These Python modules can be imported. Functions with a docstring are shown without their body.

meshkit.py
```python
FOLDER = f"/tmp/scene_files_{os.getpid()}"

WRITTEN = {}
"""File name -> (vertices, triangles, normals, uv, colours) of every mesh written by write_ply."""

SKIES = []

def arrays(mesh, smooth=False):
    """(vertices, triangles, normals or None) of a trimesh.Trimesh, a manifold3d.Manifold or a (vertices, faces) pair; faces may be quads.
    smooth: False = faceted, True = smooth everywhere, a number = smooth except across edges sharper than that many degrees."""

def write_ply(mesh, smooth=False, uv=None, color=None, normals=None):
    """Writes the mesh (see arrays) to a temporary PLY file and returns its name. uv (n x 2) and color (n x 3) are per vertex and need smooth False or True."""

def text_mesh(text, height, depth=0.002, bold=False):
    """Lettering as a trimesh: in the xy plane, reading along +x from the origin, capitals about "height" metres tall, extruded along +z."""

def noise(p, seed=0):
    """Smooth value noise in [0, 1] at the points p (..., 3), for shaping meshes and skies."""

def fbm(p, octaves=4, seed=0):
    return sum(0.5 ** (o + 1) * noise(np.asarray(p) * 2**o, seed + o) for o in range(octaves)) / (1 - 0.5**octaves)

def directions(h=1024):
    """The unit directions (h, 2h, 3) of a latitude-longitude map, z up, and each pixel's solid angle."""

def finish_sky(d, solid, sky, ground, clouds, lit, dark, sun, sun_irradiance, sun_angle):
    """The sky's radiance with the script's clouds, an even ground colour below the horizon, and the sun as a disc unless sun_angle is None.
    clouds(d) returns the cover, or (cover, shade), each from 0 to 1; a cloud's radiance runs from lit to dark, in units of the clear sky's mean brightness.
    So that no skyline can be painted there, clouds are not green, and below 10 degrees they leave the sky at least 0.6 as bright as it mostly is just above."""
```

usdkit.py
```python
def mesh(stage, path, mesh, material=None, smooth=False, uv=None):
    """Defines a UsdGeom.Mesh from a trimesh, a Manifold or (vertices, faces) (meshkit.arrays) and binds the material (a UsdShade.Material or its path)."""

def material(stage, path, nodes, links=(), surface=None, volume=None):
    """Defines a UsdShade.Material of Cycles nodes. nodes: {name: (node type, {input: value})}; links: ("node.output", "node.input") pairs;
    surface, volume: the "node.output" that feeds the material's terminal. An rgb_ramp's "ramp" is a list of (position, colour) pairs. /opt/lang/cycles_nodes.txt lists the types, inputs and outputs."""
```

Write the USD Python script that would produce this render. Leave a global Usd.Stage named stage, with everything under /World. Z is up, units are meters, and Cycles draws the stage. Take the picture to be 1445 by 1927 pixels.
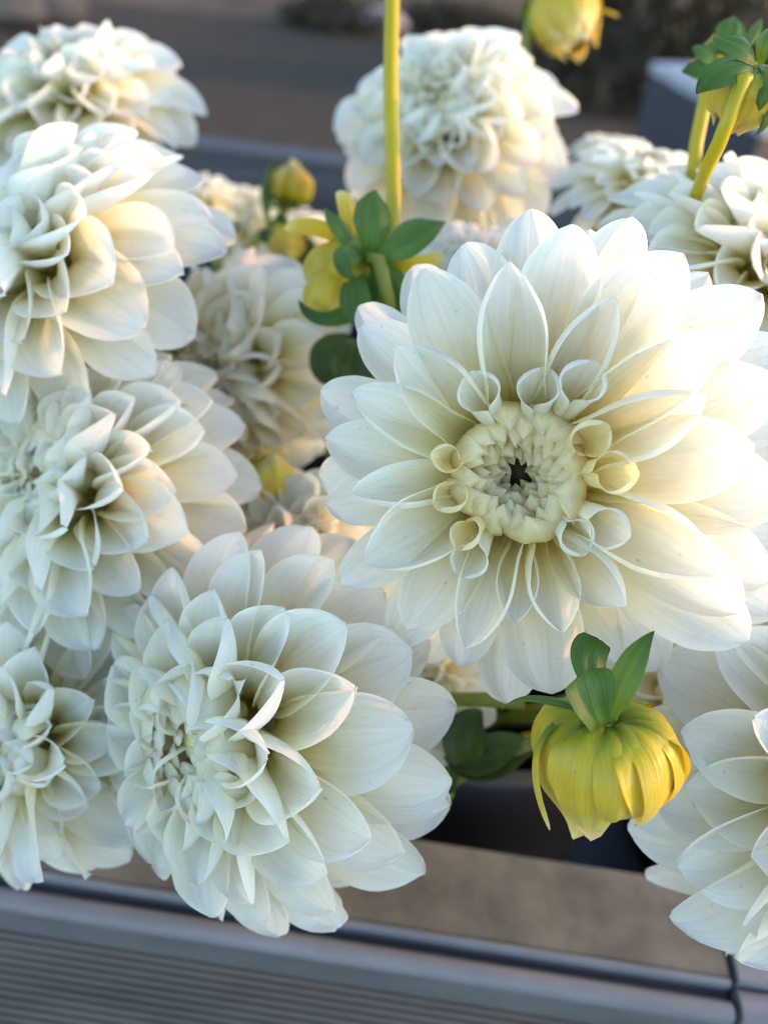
import math, numpy as np, trimesh, usdkit, meshkit
from pxr import Usd, UsdGeom, UsdLux, UsdShade, Gf, Sdf, Vt

stage = Usd.Stage.CreateInMemory()
UsdGeom.SetStageUpAxis(stage, UsdGeom.Tokens.z)
UsdGeom.SetStageMetersPerUnit(stage, 1.0)
UsdGeom.Xform.Define(stage, '/World')
UsdGeom.Scope.Define(stage, '/World/Looks')

# ------------------------------------------------------------------ camera, sky, sun, exposure
PITCH, ROLL = math.radians(38), math.radians(6.5)
EYE = np.array([0, 0, 1.36])
FW = np.array([0, math.cos(PITCH), -math.sin(PITCH)])
_r0, _u0 = np.array([1.0, 0, 0]), np.array([0, math.sin(PITCH), math.cos(PITCH)])
RT = _r0 * math.cos(ROLL) + _u0 * math.sin(ROLL)
UP = _u0 * math.cos(ROLL) - _r0 * math.sin(ROLL)
FOCUS, LENS = 0.193, 24.0
EXPOSURE = 1.64
cam = UsdGeom.Camera.Define(stage, '/World/camera')
cam.AddTransformOp().Set(Gf.Matrix4d(*RT, 0, *UP, 0, *(-FW), 0, *EYE, 1))
cam.CreateHorizontalApertureAttr(24.0); cam.CreateFocalLengthAttr(LENS)
cam.CreateFStopAttr(5.6); cam.CreateFocusDistanceAttr(FOCUS)
cam.CreateExposureAttr(EXPOSURE)
cam.CreateClippingRangeAttr((0.02, 2000.0))

SUN = np.array([0.95, 0.14, 0.0]); SUN /= np.linalg.norm(SUN)
ELEV = math.radians(15)
SUN = np.array([SUN[0] * math.cos(ELEV), SUN[1] * math.cos(ELEV), math.sin(ELEV)])
sun = UsdLux.DistantLight.Define(stage, '/World/sun')
z = SUN; x = np.cross([0, 0, 1], z); x /= np.linalg.norm(x); y = np.cross(z, x)
sun.AddTransformOp().Set(Gf.Matrix4d(*x, 0, *y, 0, *z, 0, 0, 0, 0, 1))
sun.CreateIntensityAttr(0.5); sun.CreateAngleAttr(0.5); sun.CreateNormalizeAttr(True)
sun.CreateColorAttr(Gf.Vec3f(0.56, 0.215, 0.042))
usdkit.material(stage, '/World/Looks/sky_look', {
    'sky': ('sky_texture', {'sky_type': 'single_scattering', 'sun_disc': False, 'sun_elevation': ELEV,
                            'sun_rotation': math.atan2(SUN[0], SUN[1]), 'air_density': 1.0, 'aerosol_density': 0.5, 'ozone_density': 1.6}),
    'bg': ('background_shader', {'strength': 0.15})}, [('sky.color', 'bg.color')], surface='bg.background')
dome = UsdLux.DomeLight.Define(stage, '/World/sky')
UsdShade.MaterialBindingAPI.Apply(dome.GetPrim()).Bind(UsdShade.Material.Get(stage, '/World/Looks/sky_look'))
dome.GetPrim().SetCustomDataByKey('kind', 'structure')


# ------------------------------------------------------------------ helpers
def at(px, py, depth):
    """the world point seen at a pixel of the 1445 x 1927 photograph, at a depth along the viewing axis"""
    return EYE + depth * (FW + RT * (px - 722.5) / 1445 + UP * (963.5 - py) / 1445)


def plane_z(px, py, zz):
    d = at(px, py, 1.0) - EYE
    return EYE + d * (zz - EYE[2]) / d[2]


def cdir(v):
    """direction given as right, up, towards the camera"""
    w = RT * v[0] + UP * v[1] - FW * v[2]
    return w / np.linalg.norm(w)


def unit(v):
    v = np.asarray(v, float)
    return v / np.maximum(np.linalg.norm(v, axis=-1, keepdims=True), 1e-12)


USED = {}


def path_for(name, parent):
    p = (str(parent.GetPath()) if parent else '/World')
    k = USED.get((p, name), -1) + 1
    USED[(p, name)] = k
    return f'{p}/{name}' + (f'_{k:03d}' if k else '')


BASE = {}


def thing(name, base, label=None, cat=None, group=None, kind=None):
    x = UsdGeom.Xform.Define(stage, path_for(name, None))
    x.AddTranslateOp().Set(Gf.Vec3d(*map(float, base)))
    tag(x.GetPrim(), label, cat, group, kind)
    BASE[str(x.GetPath())] = np.asarray(base, float)
    return x.GetPrim()


def tag(p, label=None, cat=None, group=None, kind=None):
    for k, v in (('label', label), ('category', cat), ('group', group), ('kind', kind)):
        if v:
            p.SetCustomDataByKey(k, v)
    return p


def obj(name, mesh, mat, parent=None, smooth=True, uv=None):
    base = np.zeros(3)
    if parent:
        for k in parent.GetPath().GetPrefixes():
            base = base + BASE.get(str(k), 0)
    if isinstance(mesh, trimesh.Trimesh):
        mesh = (mesh.vertices, mesh.faces)
    v, f = mesh
    m = usdkit.mesh(stage, path_for(name, parent), (np.asarray(v) - base, np.asarray(f)), mat, smooth=smooth, uv=uv)
    m.CreateDoubleSidedAttr(True)
    return m.GetPrim()


def pchip(xs, ys, t):
    from scipy.interpolate import PchipInterpolator
    return PchipInterpolator(xs, ys)(t)


def spline(pts, n):
    from scipy.interpolate import CubicSpline
    pts = np.asarray(pts, float)
    if len(pts) == 2:
        return pts[0] + (pts[1] - pts[0]) * np.linspace(0, 1, n)[:, None]
    s = np.r_[0, np.cumsum(np.linalg.norm(np.diff(pts, axis=0), axis=1))]
    return CubicSpline(s / s[-1], pts)(np.linspace(0, 1, n))


def vgrid(n):
    t = np.linspace(0, 1, n)
    return t * (1.55 - .55 * t)


def bez(p0, p1, p2, n):
    t = vgrid(n)[:, None]
    return (1 - t) ** 2 * np.asarray(p0) + 2 * t * (1 - t) * np.asarray(p1) + t ** 2 * np.asarray(p2)


def grid_faces(nv, nu):
    i = np.arange(nv - 1)[:, None] * nu + np.arange(nu - 1)[None]
    i = i.ravel()
    return np.vstack([np.stack([i, i + 1, i + nu + 1], 1), np.stack([i, i + nu + 1, i + nu], 1)])


PETAL_W = ([0, .1, .25, .45, .65, .8, .9, .96, 1], [.30, .42, .66, .90, 1, .90, .66, .40, .05])
LEAF_W = ([0, .12, .3, .5, .7, .85, .95, 1], [.35, .45, .8, 1, .85, .5, .2, .03])
SPOON_W = ([0, .2, .4, .6, .78, .9, .96, .99, 1], [.55, .58, .68, .88, 1, .92, .68, .38, .1])
STRAP_W = ([0, .3, .6, .85, .95, 1], [.6, .8, 1, .8, .5, .1])


def sheet(C, N, width, theta, nu=13, prof=PETAL_W, crease=0.03, wav=0.0, seed=0, spiral=0.0, twist=0.0, hook=0.0):
    """a petal or leaf: centre line C (n,3), inner side N, full breadth width, arc theta(v) in radians"""
    n = len(C)
    v = np.r_[0, np.cumsum(np.linalg.norm(np.diff(C, axis=0), axis=1))]
    v = v / v[-1]
    T = unit(np.gradient(C, axis=0))
    N = np.asarray(N, float)
    if N.ndim == 1:
        N = np.repeat(N[None], n, 0)
    N = unit(N - (N * T).sum(1, keepdims=True) * T)
    if hook:
        C = C + N * (hook * np.linalg.norm(np.diff(C, axis=0), axis=1).sum() * np.clip((v - .6) / .4, 0, 1) ** 2.2)[:, None]
        T = unit(np.gradient(C, axis=0))
        N = unit(N - (N * T).sum(1, keepdims=True) * T)
    B = np.cross(T, N)
    if twist:
        a = (twist * v)[:, None] if np.ndim(twist) == 0 else np.asarray(twist)[:, None]
        N, B = N * np.cos(a) + B * np.sin(a), B * np.cos(a) - N * np.sin(a)
    w = width * pchip(*prof, v)
    th = np.maximum(np.broadcast_to(theta, n), 0.02)
    u = np.linspace(-1, 1, nu)
    ang = u[None] * th[:, None] / 2
    R = (w / th)[:, None] * (1 - spiral * u[None])
    off_b, off_n = R * np.sin(ang), R * (1 - np.cos(ang))
    g = np.sin(np.pi * np.clip(v, 0, 1))[:, None]
    off_n = off_n - crease * width * g * (np.exp(-((np.abs(u) - .38) / .16) ** 2) - .5 * np.exp(-(u / .12) ** 2))[None]
    if wav:
        q = np.stack([np.repeat(v[:, None], nu, 1) * 3.1, np.repeat(u[None], n, 0) * 1.6, np.full((n, nu), seed * 1.37)], -1)
        off_n = off_n + wav * width * (meshkit.noise(q, seed) - .5) * (0.25 + np.abs(u[None]) ** 2) * np.sqrt(v)[:, None]
        off_b = off_b + wav * .4 * width * (meshkit.noise(q + 7.7, seed) - .5) * np.abs(u[None])
    P = C[:, None] + B[:, None] * off_b[..., None] + N[:, None] * off_n[..., None]
    uv = np.stack([np.repeat(u[None] * .5 + .5, n, 0), np.repeat(v[:, None], nu, 1)], -1)
    return P.reshape(-1, 3), grid_faces(n, nu), uv.reshape(-1, 2)


def arc_width(chord, th):
    th = float(th)
    return chord * (th / 2) / math.sin(th / 2) if th < math.pi * .9 else chord * th / 2


def tube(pts, r0, r1=None, n=24, nu=10, bump=0.0):
    C = spline(pts, n)
    T = unit(np.gradient(C, axis=0))
    h = np.array([.31, .2, .9]) if abs(T[0] @ unit([.31, .2, .9])) < .8 else np.array([1.0, .1, 0])
    N = [unit(h - (h @ T[0]) * T[0])]
    for k in range(1, n):
        N.append(unit(N[-1] - (N[-1] @ T[k]) * T[k]))
    N = np.array(N); B = np.cross(T, N)
    r = np.linspace(r0, r1 or r0, n)
    a = np.linspace(0, 2 * np.pi, nu, endpoint=False)
    rr = r[:, None] * (1 + bump * np.cos(5 * a)[None])
    P = C[:, None] + (np.cos(a)[None] * rr)[..., None] * N[:, None] + (np.sin(a)[None] * rr)[..., None] * B[:, None]
    i = np.arange(n - 1)[:, None] * nu + np.arange(nu)[None]
    j = np.arange(n - 1)[:, None] * nu + (np.arange(nu)[None] + 1) % nu
    f = np.vstack([np.stack([i, j, j + nu], -1).reshape(-1, 3), np.stack([i, j + nu, i + nu], -1).reshape(-1, 3)])
    v = np.vstack([P.reshape(-1, 3), C[:1], C[-1:]])
    k0, k1 = n * nu, n * nu + 1
    caps = [[k0, (t + 1) % nu, t] for t in range(nu)] + [[k1, (n - 1) * nu + t, (n - 1) * nu + (t + 1) % nu] for t in range(nu)]
    return v, np.vstack([f, caps])


# ------------------------------------------------------------------ materials
def petal_look(name, stops, trans=0.54, rough=0.5, spec=0.25, tcol=None, vein=0.45, spots=0.0, tint=0.07, grain=(.925, 1.03)):
    nodes = {
        'uv': ('uvmap', {'attribute': 'st'}), 'sep': ('separate_xyz', {}),
        'ramp': ('rgb_ramp', {'ramp': stops}),
        'map': ('mapping', {'scale': (26, 1.6, 1)}), 'veins': ('noise_texture', {'scale': 1.0, 'detail': 3, 'roughness': .6}),
        'geo': ('geometry', {}), 'cells': ('noise_texture', {'scale': 900, 'detail': 3}),
        'blot': ('noise_texture', {'scale': 60, 'detail': 4, 'roughness': .65}),
        'tone': ('map_range', {'from_min': .3, 'from_max': .7, 'to_min': 1 - tint, 'to_max': 1.0, 'clamp': True}),
        'vt': ('map_range', {'from_min': .3, 'from_max': .7, 'to_min': grain[0], 'to_max': grain[1], 'clamp': True}),
        'm1': ('mix', {'mix_type': 'multiply', 'fac': 1.0}), 'm2': ('mix', {'mix_type': 'multiply', 'fac': 1.0, 'use_clamp': True}),
        'add': ('math', {'math_type': 'multiply_add', 'value2': .25}),
        'bump': ('bump', {'strength': vein, 'distance': .0006}),
        'p': ('principled_bsdf', {'roughness': rough, 'specular_ior_level': spec}),
        't': ('translucent_bsdf', {}), 'mix': ('mix_closure', {'fac': trans}),
        'tc': ('mix', {'mix_type': 'multiply', 'fac': 1.0, 'color2': tcol or (1, .962, .85)}),
    }
    links = [('uv.UV', 'sep.vector'), ('sep.y', 'ramp.fac'), ('uv.UV', 'map.vector'), ('map.vector', 'veins.vector'),
             ('geo.position', 'cells.vector'), ('geo.position', 'blot.vector'), ('blot.fac', 'tone.value'), ('veins.fac', 'vt.value'),
             ('ramp.color', 'm1.color1'), ('tone.result', 'm1.color2'), ('m1.color', 'm2.color1'), ('vt.result', 'm2.color2'),
             ('cells.fac', 'add.value1'), ('veins.fac', 'add.value3'), ('add.value', 'bump.height'), ('bump.normal', 'p.normal'), ('bump.normal', 't.normal'),
             ('m2.color', 'p.base_color'), ('m2.color', 'tc.color1'), ('tc.color', 't.color'), ('p.BSDF', 'mix.closure1'), ('t.BSDF', 'mix.closure2')]
    last = 'm2.color'
    if spots:
        nodes |= {'sp': ('noise_texture', {'scale': 420, 'detail': 2}), 'spr': ('map_range', {'from_min': .70, 'from_max': .76, 'to_min': 0, 'to_max': spots, 'clamp': True}),
                  'm3': ('mix', {'mix_type': 'mix', 'color2': (.25, .14, .05)})}
        links += [('geo.position', 'sp.vector'), ('sp.fac', 'spr.value'), ('spr.result', 'm3.fac'), ('m2.color', 'm3.color1')]
        links = [l for l in links if l[1] not in ('p.base_color',)] + [('m3.color', 'p.base_color')]
    return usdkit.material(stage, '/World/Looks/' + name, nodes, links, surface='mix.closure')


M_PETAL = petal_look('white_petal', [(0, (.62, .55, .10)), (.14, (.80, .72, .28)), (.34, (.90, .845, .54)), (.56, (.925, .905, .76)), (.78, (.937, .935, .89)), (1, (.942, .944, .932))], spots=.5)
M_CREAM = petal_look('cream_petal', [(0, (.70, .60, .20)), (.3, (.92, .79, .40)), (.7, (.95, .85, .50)), (1, (.955, .88, .61))], trans=.45, tcol=(1, .94, .74), spots=.3)
M_HEART = petal_look('pale_heart_petal', [(0, (.66, .60, .22)), (.3, (.89, .82, .52)), (.7, (.93, .89, .70)), (1, (.94, .92, .80))], trans=.45, spots=.2)
M_BUD = petal_look('bud_petal', [(0, (.10, .17, .015)), (.13, (.17, .26, .015)), (.26, (.40, .40, .02)), (.38, (.74, .55, .025)), (.78, (.80, .62, .09)), (.92, (.82, .70, .25)), (1, (.84, .76, .42))],
                   trans=.3, rough=.28, spec=.5, tcol=(1, .9, .4), tint=.18, grain=(.86, 1.08), spots=.5)
M_BRACT = petal_look('green_bract', [(0, (.13, .22, .03)), (.4, (.10, .19, .035)), (.8, (.08, .16, .03)), (1, (.06, .12, .02))],
                     trans=.3, rough=.4, spec=.4, tcol=(1.0, 1.1, .25), tint=.3, grain=(.8, 1.25), vein=.5)
M_LEAF = petal_look('dark_leaf', [(0, (.10, .15, .02)), (.5, (.06, .11, .02)), (1, (.05, .09, .02))], trans=.25, rough=.4, spec=.4, tcol=(1, 1, .2), tint=.4, grain=(.8, 1.2), vein=.5)


def plain(name, c0, c1, scale=40, rough=.5, metallic=0.0, bump=.1, dist=.001, trans=0.0, stretch=(1, 1, 1), spec=.5, rvar=.12):
    nodes = {'tc': ('geometry', {}), 'map': ('mapping', {'scale': tuple(scale * s for s in stretch)}), 'n': ('noise_texture', {'scale': 1, 'detail': 6, 'roughness': .65}),
             'n2': ('noise_texture', {'scale': 7.3, 'detail': 4, 'roughness': .7}),
             'r': ('rgb_ramp', {'ramp': [(.3, c0), (.7, c1)]}), 'rr': ('map_range', {'from_min': .3, 'from_max': .7, 'to_min': rough - rvar, 'to_max': rough + rvar, 'clamp': True}),
             'b': ('bump', {'strength': bump, 'distance': dist}), 'p': ('principled_bsdf', {'metallic': metallic, 'specular_ior_level': spec})}
    links = [('tc.position', 'map.vector'), ('map.vector', 'n.vector'), ('map.vector', 'n2.vector'), ('n.fac', 'r.fac'), ('r.color', 'p.base_color'),
             ('n2.fac', 'rr.value'), ('rr.result', 'p.roughness'), ('n2.fac', 'b.height'), ('b.normal', 'p.normal')]
    surf = 'p.BSDF'
    if trans:
        nodes |= {'t': ('translucent_bsdf', {}), 'mx': ('mix_closure', {'fac': trans})}
        links += [('r.color', 't.color'), ('p.BSDF', 'mx.closure1'), ('t.BSDF', 'mx.closure2')]
        surf = 'mx.closure'
    return usdkit.material(stage, '/World/Looks/' + name, nodes, links, surface=surf)


M_STEM = plain('yellow_green_stem', (.44, .36, .006), (.58, .46, .010), 90, .38, bump=.15, dist=.0006, trans=.2, stretch=(1, 1, .15))
M_STEMD = plain('green_stem', (.16, .20, .025), (.26, .28, .04), 90, .4, bump=.15, dist=.0006, trans=.15, stretch=(1, 1, .15))
M_RECEPT = plain('receptacle_green', (.52, .50, .20), (.62, .58, .28), 200, .5)
M_EYE = plain('flower_eye', (.025, .025, .008), (.05, .045, .012), 800, .6)
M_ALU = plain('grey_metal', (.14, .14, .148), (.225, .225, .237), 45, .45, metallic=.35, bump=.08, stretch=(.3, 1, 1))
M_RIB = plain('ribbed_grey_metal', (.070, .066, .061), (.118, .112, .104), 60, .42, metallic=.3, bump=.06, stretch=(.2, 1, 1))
M_RAIL = plain('far_rail_metal', (.036, .036, .040), (.06, .06, .066), 30, .5, metallic=.2, bump=.06, stretch=(.15, 1, 1))
M_DARKALU = plain('dark_grey_metal', (.04, .042, .048), (.07, .072, .08), 30, .5, metallic=.2, bump=.06, stretch=(.15, 1, 1))
M_PLATE = plain('dusty_plate', (.070, .057, .041), (.180, .149, .110), 34, .55, metallic=.15, bump=.2, dist=.0006)
M_BLACK = plain('black_plastic', (.010, .010, .012), (.018, .018, .02), 60, .5, bump=.05)
M_BOXLID = plain('pale_lid', (.20, .21, .25), (.27, .28, .32), 20, .5)
M_NAVY = plain('navy_plastic', (.008, .010, .017), (.013, .016, .026), 20, .5)
M_ROAD = plain('asphalt', (.046, .033, .022), (.076, .056, .038), 3, .9, bump=.3, dist=.01, rvar=.05, spec=.15)
M_DIRT = plain('dry_grass_bank', (.060, .036, .020), (.15, .095, .052), 1.2, .9, bump=.4, dist=.05, rvar=.05)
M_ROCK = plain('pale_rock', (.30, .30, .31), (.48, .48, .50), 4, .8, bump=.4, dist=.02)
M_ROCK2 = plain('grey_rock', (.07, .062, .055), (.13, .12, .11), 4, .8, bump=.4, dist=.02)
M_SHRUB = plain('shrub_leaf', (.032, .028, .013), (.065, .052, .024), 5, .7, trans=.15)
M_WOOD = plain('shrub_wood', (.05, .035, .025), (.09, .07, .05), 20, .8)
M_RUBBER = plain('tyre_rubber', (.015, .015, .015), (.03, .03, .03), 20, .8)


# ------------------------------------------------------------------ setting
def sheet_mesh(x0, x1, y0, y1, zf, nx, ny):
    X, Y = np.meshgrid(np.linspace(x0, x1, nx), np.linspace(y0, y1, ny))
    return np.stack([X.ravel(), Y.ravel(), zf(X, Y).ravel()], 1), grid_faces(ny, nx)


def ground_h(X, Y):
    p = np.stack([X * .5, Y * .5, X * 0], -1)
    rise = np.clip((Y - 13.2 - .1 * X) / 14, 0, 3)
    return rise * 4.2 * (.7 + .3 * meshkit.fbm(p * .3, 3, 4)) + np.clip(rise * 6, 0, 1) * .35 * (meshkit.fbm(p * 2.0, 4, 2) - .4) - .012


tag(obj('ground', sheet_mesh(-300, 300, -300, 300, lambda X, Y: X * 0 - .03, 3, 3), M_DIRT), kind='structure')
tag(obj('bank', sheet_mesh(-40, 40, 12.4, 56, ground_h, 160, 110), M_DIRT), kind='structure')
tag(obj('road', sheet_mesh(-60, 60, -12, 12.6, lambda X, Y: X * 0 - .004 + .02 * (Y < -13), 90, 40), M_ROAD), kind='structure')

# ------------------------------------------------------------------ truck bed
ZR = 1.05
A0, A1 = plane_z(0, 1626, ZR), plane_z(1375, 1842, ZR)
UT = unit(A1 - A0); UT[2] = 0; UT = unit(UT)                     # along the rail, to the right
AC = np.array([UT[1], -UT[0], 0])                               # across, towards the viewer
if AC[1] > 0:
    AC = -AC
ORG = plane_z(900, 1597, ZR)
SEAM = (plane_z(1383, 1850, ZR) - ORG) @ UT


def extrude(profile, s0, s1, closed=True, org=ORG):
    """profile: (across, z) points, extruded along the rail from s0 to s1"""
    p = np.asarray(profile, float)
    n = len(p)
    P = np.vstack([org + UT * s + AC * p[:, :1] + np.array([0, 0, 1]) * (p[:, 1:] + 0) for s in (s0, s1)])
    P[:, 2] = np.r_[p[:, 1], p[:, 1]]
    f = []
    for k in range(n if closed else n - 1):
        j = (k + 1) % n
        f += [[k, j, n + j], [k, n + j, n + k]]
    if closed:
        import mapbox_earcut as me
        tri = me.triangulate_float64(p, np.array([n], np.uint32)).reshape(-1, 3)
        f += [list(t) for t in tri] + [[n + a for a in t[::-1]] for t in tri]
    return P, np.array(f)


def bevel_rect(a0, a1, z0, z1, b=.0012):
    return [(a0 + b, z1), (a1 - b, z1), (a1 - b * .3, z1 - b * .3), (a1, z1 - b), (a1, z0), (a0, z0), (a0, z1 - b), (a0 + b * .3, z1 - b * .3)]


bed = thing('truck_bed', ORG + np.array([0, 0, -ORG[2]]), 'grey metal truck bed with ribbed tailgate and flat top rail holding the flower buckets', 'truck bed')
tail = UsdGeom.Xform.Define(stage, path_for('tailgate', bed)).GetPrim()
tag(tail, 'ribbed grey tailgate with a dusty flat top')
W = float((A0 - ORG) @ AC)
print('ledge breadth', W, 'far', (plane_z(500, 282, ZR) - ORG) @ AC)
S0, S1 = -.75, SEAM - .0016
obj('top_plate', extrude(bevel_rect(0, W, ZR - .004, ZR), S0, S1), M_PLATE, tail, 25)


def ridge(a0, a1, z0, h, n=12):
    t = np.linspace(0, np.pi, n)
    c, r = (a0 + a1) / 2, (a1 - a0) / 2
    return [(c - r * math.cos(q), z0 + h * math.sin(q) ** .7) for q in t] + [(a1, z0 - .006), (a0, z0 - .006)]


obj('edge_lip', extrude(ridge(W, W + .0024, ZR - .0012, .0016), S0, S1), M_ALU, tail, 40)
G0, R0, R1, D1 = W + .0022, W + .0062, W + .0135, W + .0185
obj('groove_channel', extrude([(G0, ZR - .010), (G0, ZR - .0075), (R0 + .001, ZR - .0075), (R0 + .001, ZR - .010)], S0, S1), M_DARKALU, tail, 25)
obj('front_ridge', extrude(ridge(R0, R1, ZR - .0065, .0042, 16), S0, S1), M_ALU, tail, 40)
prof = [(R1, ZR - .0085), (D1, ZR - .013)]
a, zz = D1, ZR - .013
for j in range(130):
    for q in np.linspace(0, 1, 7)[1:]:
        prof.append((a + .0022 * q + .0007 * math.sin(q * math.pi), zz - .0016 * q + .0009 * math.sin(q * math.pi)))
    a, zz = a + .0022, zz - .0016
prof += [(a, zz - .05), (a - .05, zz - .05), (W + .003, ZR - .03), (W + .003, ZR - .0085)]
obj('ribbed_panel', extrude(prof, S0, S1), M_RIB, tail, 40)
obj('inner_panel', extrude([(.004, ZR - .0045), (.016, ZR - .0045), (.016, .80), (.004, .80)], S0, S1), M_DARKALU, tail, 25)
# right of the seam: the fixed corner post of the bed
post = [bevel_rect(-.002, W + .001, ZR - .05, ZR + .001), ridge(W + .0012, R1, ZR - .0062, .0048, 16),
        [(R1 + .001, ZR - .012), (W + .30, ZR - .30), (W + .30, ZR - .36), (W + .005, ZR - .36), (W + .005, ZR - .012)]]
obj('corner_post', extrude(post[0], SEAM + .0016, SEAM + .42), M_ALU, bed, 25)
obj('corner_ridge', extrude(post[1], SEAM + .0016, SEAM + .42), M_ALU, bed, 40)
obj('corner_panel', extrude(post[2], SEAM + .0016, SEAM + .42), M_DARKALU, bed, 25)


def slab(a0, a1, z0, z1, s0, s1, b=.003):
    return extrude(bevel_rect(a0, a1, z0, z1, b), s0, s1)


FAR = -((plane_z(500, 282, ZR) - ORG) @ AC)
obj('floor', slab(-FAR, .004, .78, .80, -.75, .75), M_DARKALU, bed, 25)
obj('far_wall', slab(-FAR - .012, -FAR + .02, .80, ZR - .05, -.75, .75), M_DARKALU, bed, 25)
obj('far_rail', slab(-FAR - .03, -FAR + .045, ZR - .05, ZR - .02, -.75, .75), M_DARKALU, bed, 25)
obj('far_rail_cap', slab(-FAR - .035, -FAR + .02, ZR - .0195, ZR, -.75, .75), M_RAIL, bed, 25)
obj('side_wall', slab(-FAR, .0, .80, ZR - .01, -.775, -.752), M_DARKALU, bed, 25)
obj('side_wall', slab(-FAR, -.01, .80, ZR - .12, .752, .775), M_DARKALU, bed, 25)
obj('chassis', slab(-FAR + .1, -.05, .5, .78, -.6, .6), M_BLACK, bed, 25)
for s in (-.62, .62):
    for c in (-FAR + .3, -.32):
        w = trimesh.creation.cylinder(radius=.31, height=.2, sections=40)
        w.apply_transform(trimesh.geometry.align_vectors([0, 0, 1], UT))
        w.apply_translation([*(ORG + UT * s + AC * c)[:2], .31])
        obj('wheel', w, M_RUBBER, bed, 40)

# ------------------------------------------------------------------ buckets
BUCKETS = []


def bucket(x, y, label, r=.125, ztop=1.06):
    t = thing('flower_bucket', (x, y, .80), label, 'bucket', None)
    h = ztop - .80
    prof = [(0, .003), (r * .78, .003), (r * .80, .0), (r * .82, .006), (r * .985, h - .03), (r * .99, h - .03)]
    inner = [(r * .97, h - .004), (r * .80, .008), (0, .008)]
    body = trimesh.creation.revolve(np.array([(0, 0), (r * .8, 0), (r * .985, h - .006), (r * .965, h - .006), (r * .78, .005), (0, .005)]), sections=64)
    body.apply_translation([x, y, .80])
    obj('body', body, M_BLACK, t, 30)
    q = np.linspace(0, 2 * np.pi, 13)[:-1]
    rim = trimesh.creation.revolve(np.vstack([np.c_[r + .004 * np.cos(q), h - .003 + .004 * np.sin(q)], [[r + .004, h - .003]]]), sections=64)
    rim.apply_translation([x, y, .80])
    obj('rim', rim, M_BLACK, t, True)
    BUCKETS.append(np.array([x, y, .83]))


pb = plane_z(905, 1478, 1.058)
bucket(pb[0] + .0, pb[1] + .129, 'black plastic bucket with rounded rim behind the hanging yellow bud')
bucket(pb[0] - .27, pb[1] + .17, 'black plastic bucket hidden among the white dahlias at the left')
bucket(pb[0] + .265, pb[1] + .15, 'black plastic bucket under the white dahlias at the right')
bucket(pb[0] - .10, pb[1] + .42, 'black plastic bucket behind, holding the farthest dahlias')


def foot(p):
    b = min(BUCKETS, key=lambda q: np.hypot(*(q - p)[:2]))
    d = (p - b)[:2]
    return b + np.r_[d / max(np.hypot(*d), 1e-6) * min(np.hypot(*d) * .5, .075), 0]


def stem_to_bucket(p, direction):
    f = foot(p)
    top = f + np.array([0, 0, .20])
    L = np.linalg.norm(p - top)
    return [p, p + np.asarray(direction) * min(.3 * L, .05), .5 * (p + top) + np.asarray(direction) * .1 * L, top, f]


# ------------------------------------------------------------------ dahlias
def frame(A):
    h = UP - (UP @ A) * A
    if np.linalg.norm(h) < .2:
        h = RT - (RT @ A) * A
    Y = unit(h)
    return np.cross(Y, A), Y


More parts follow.
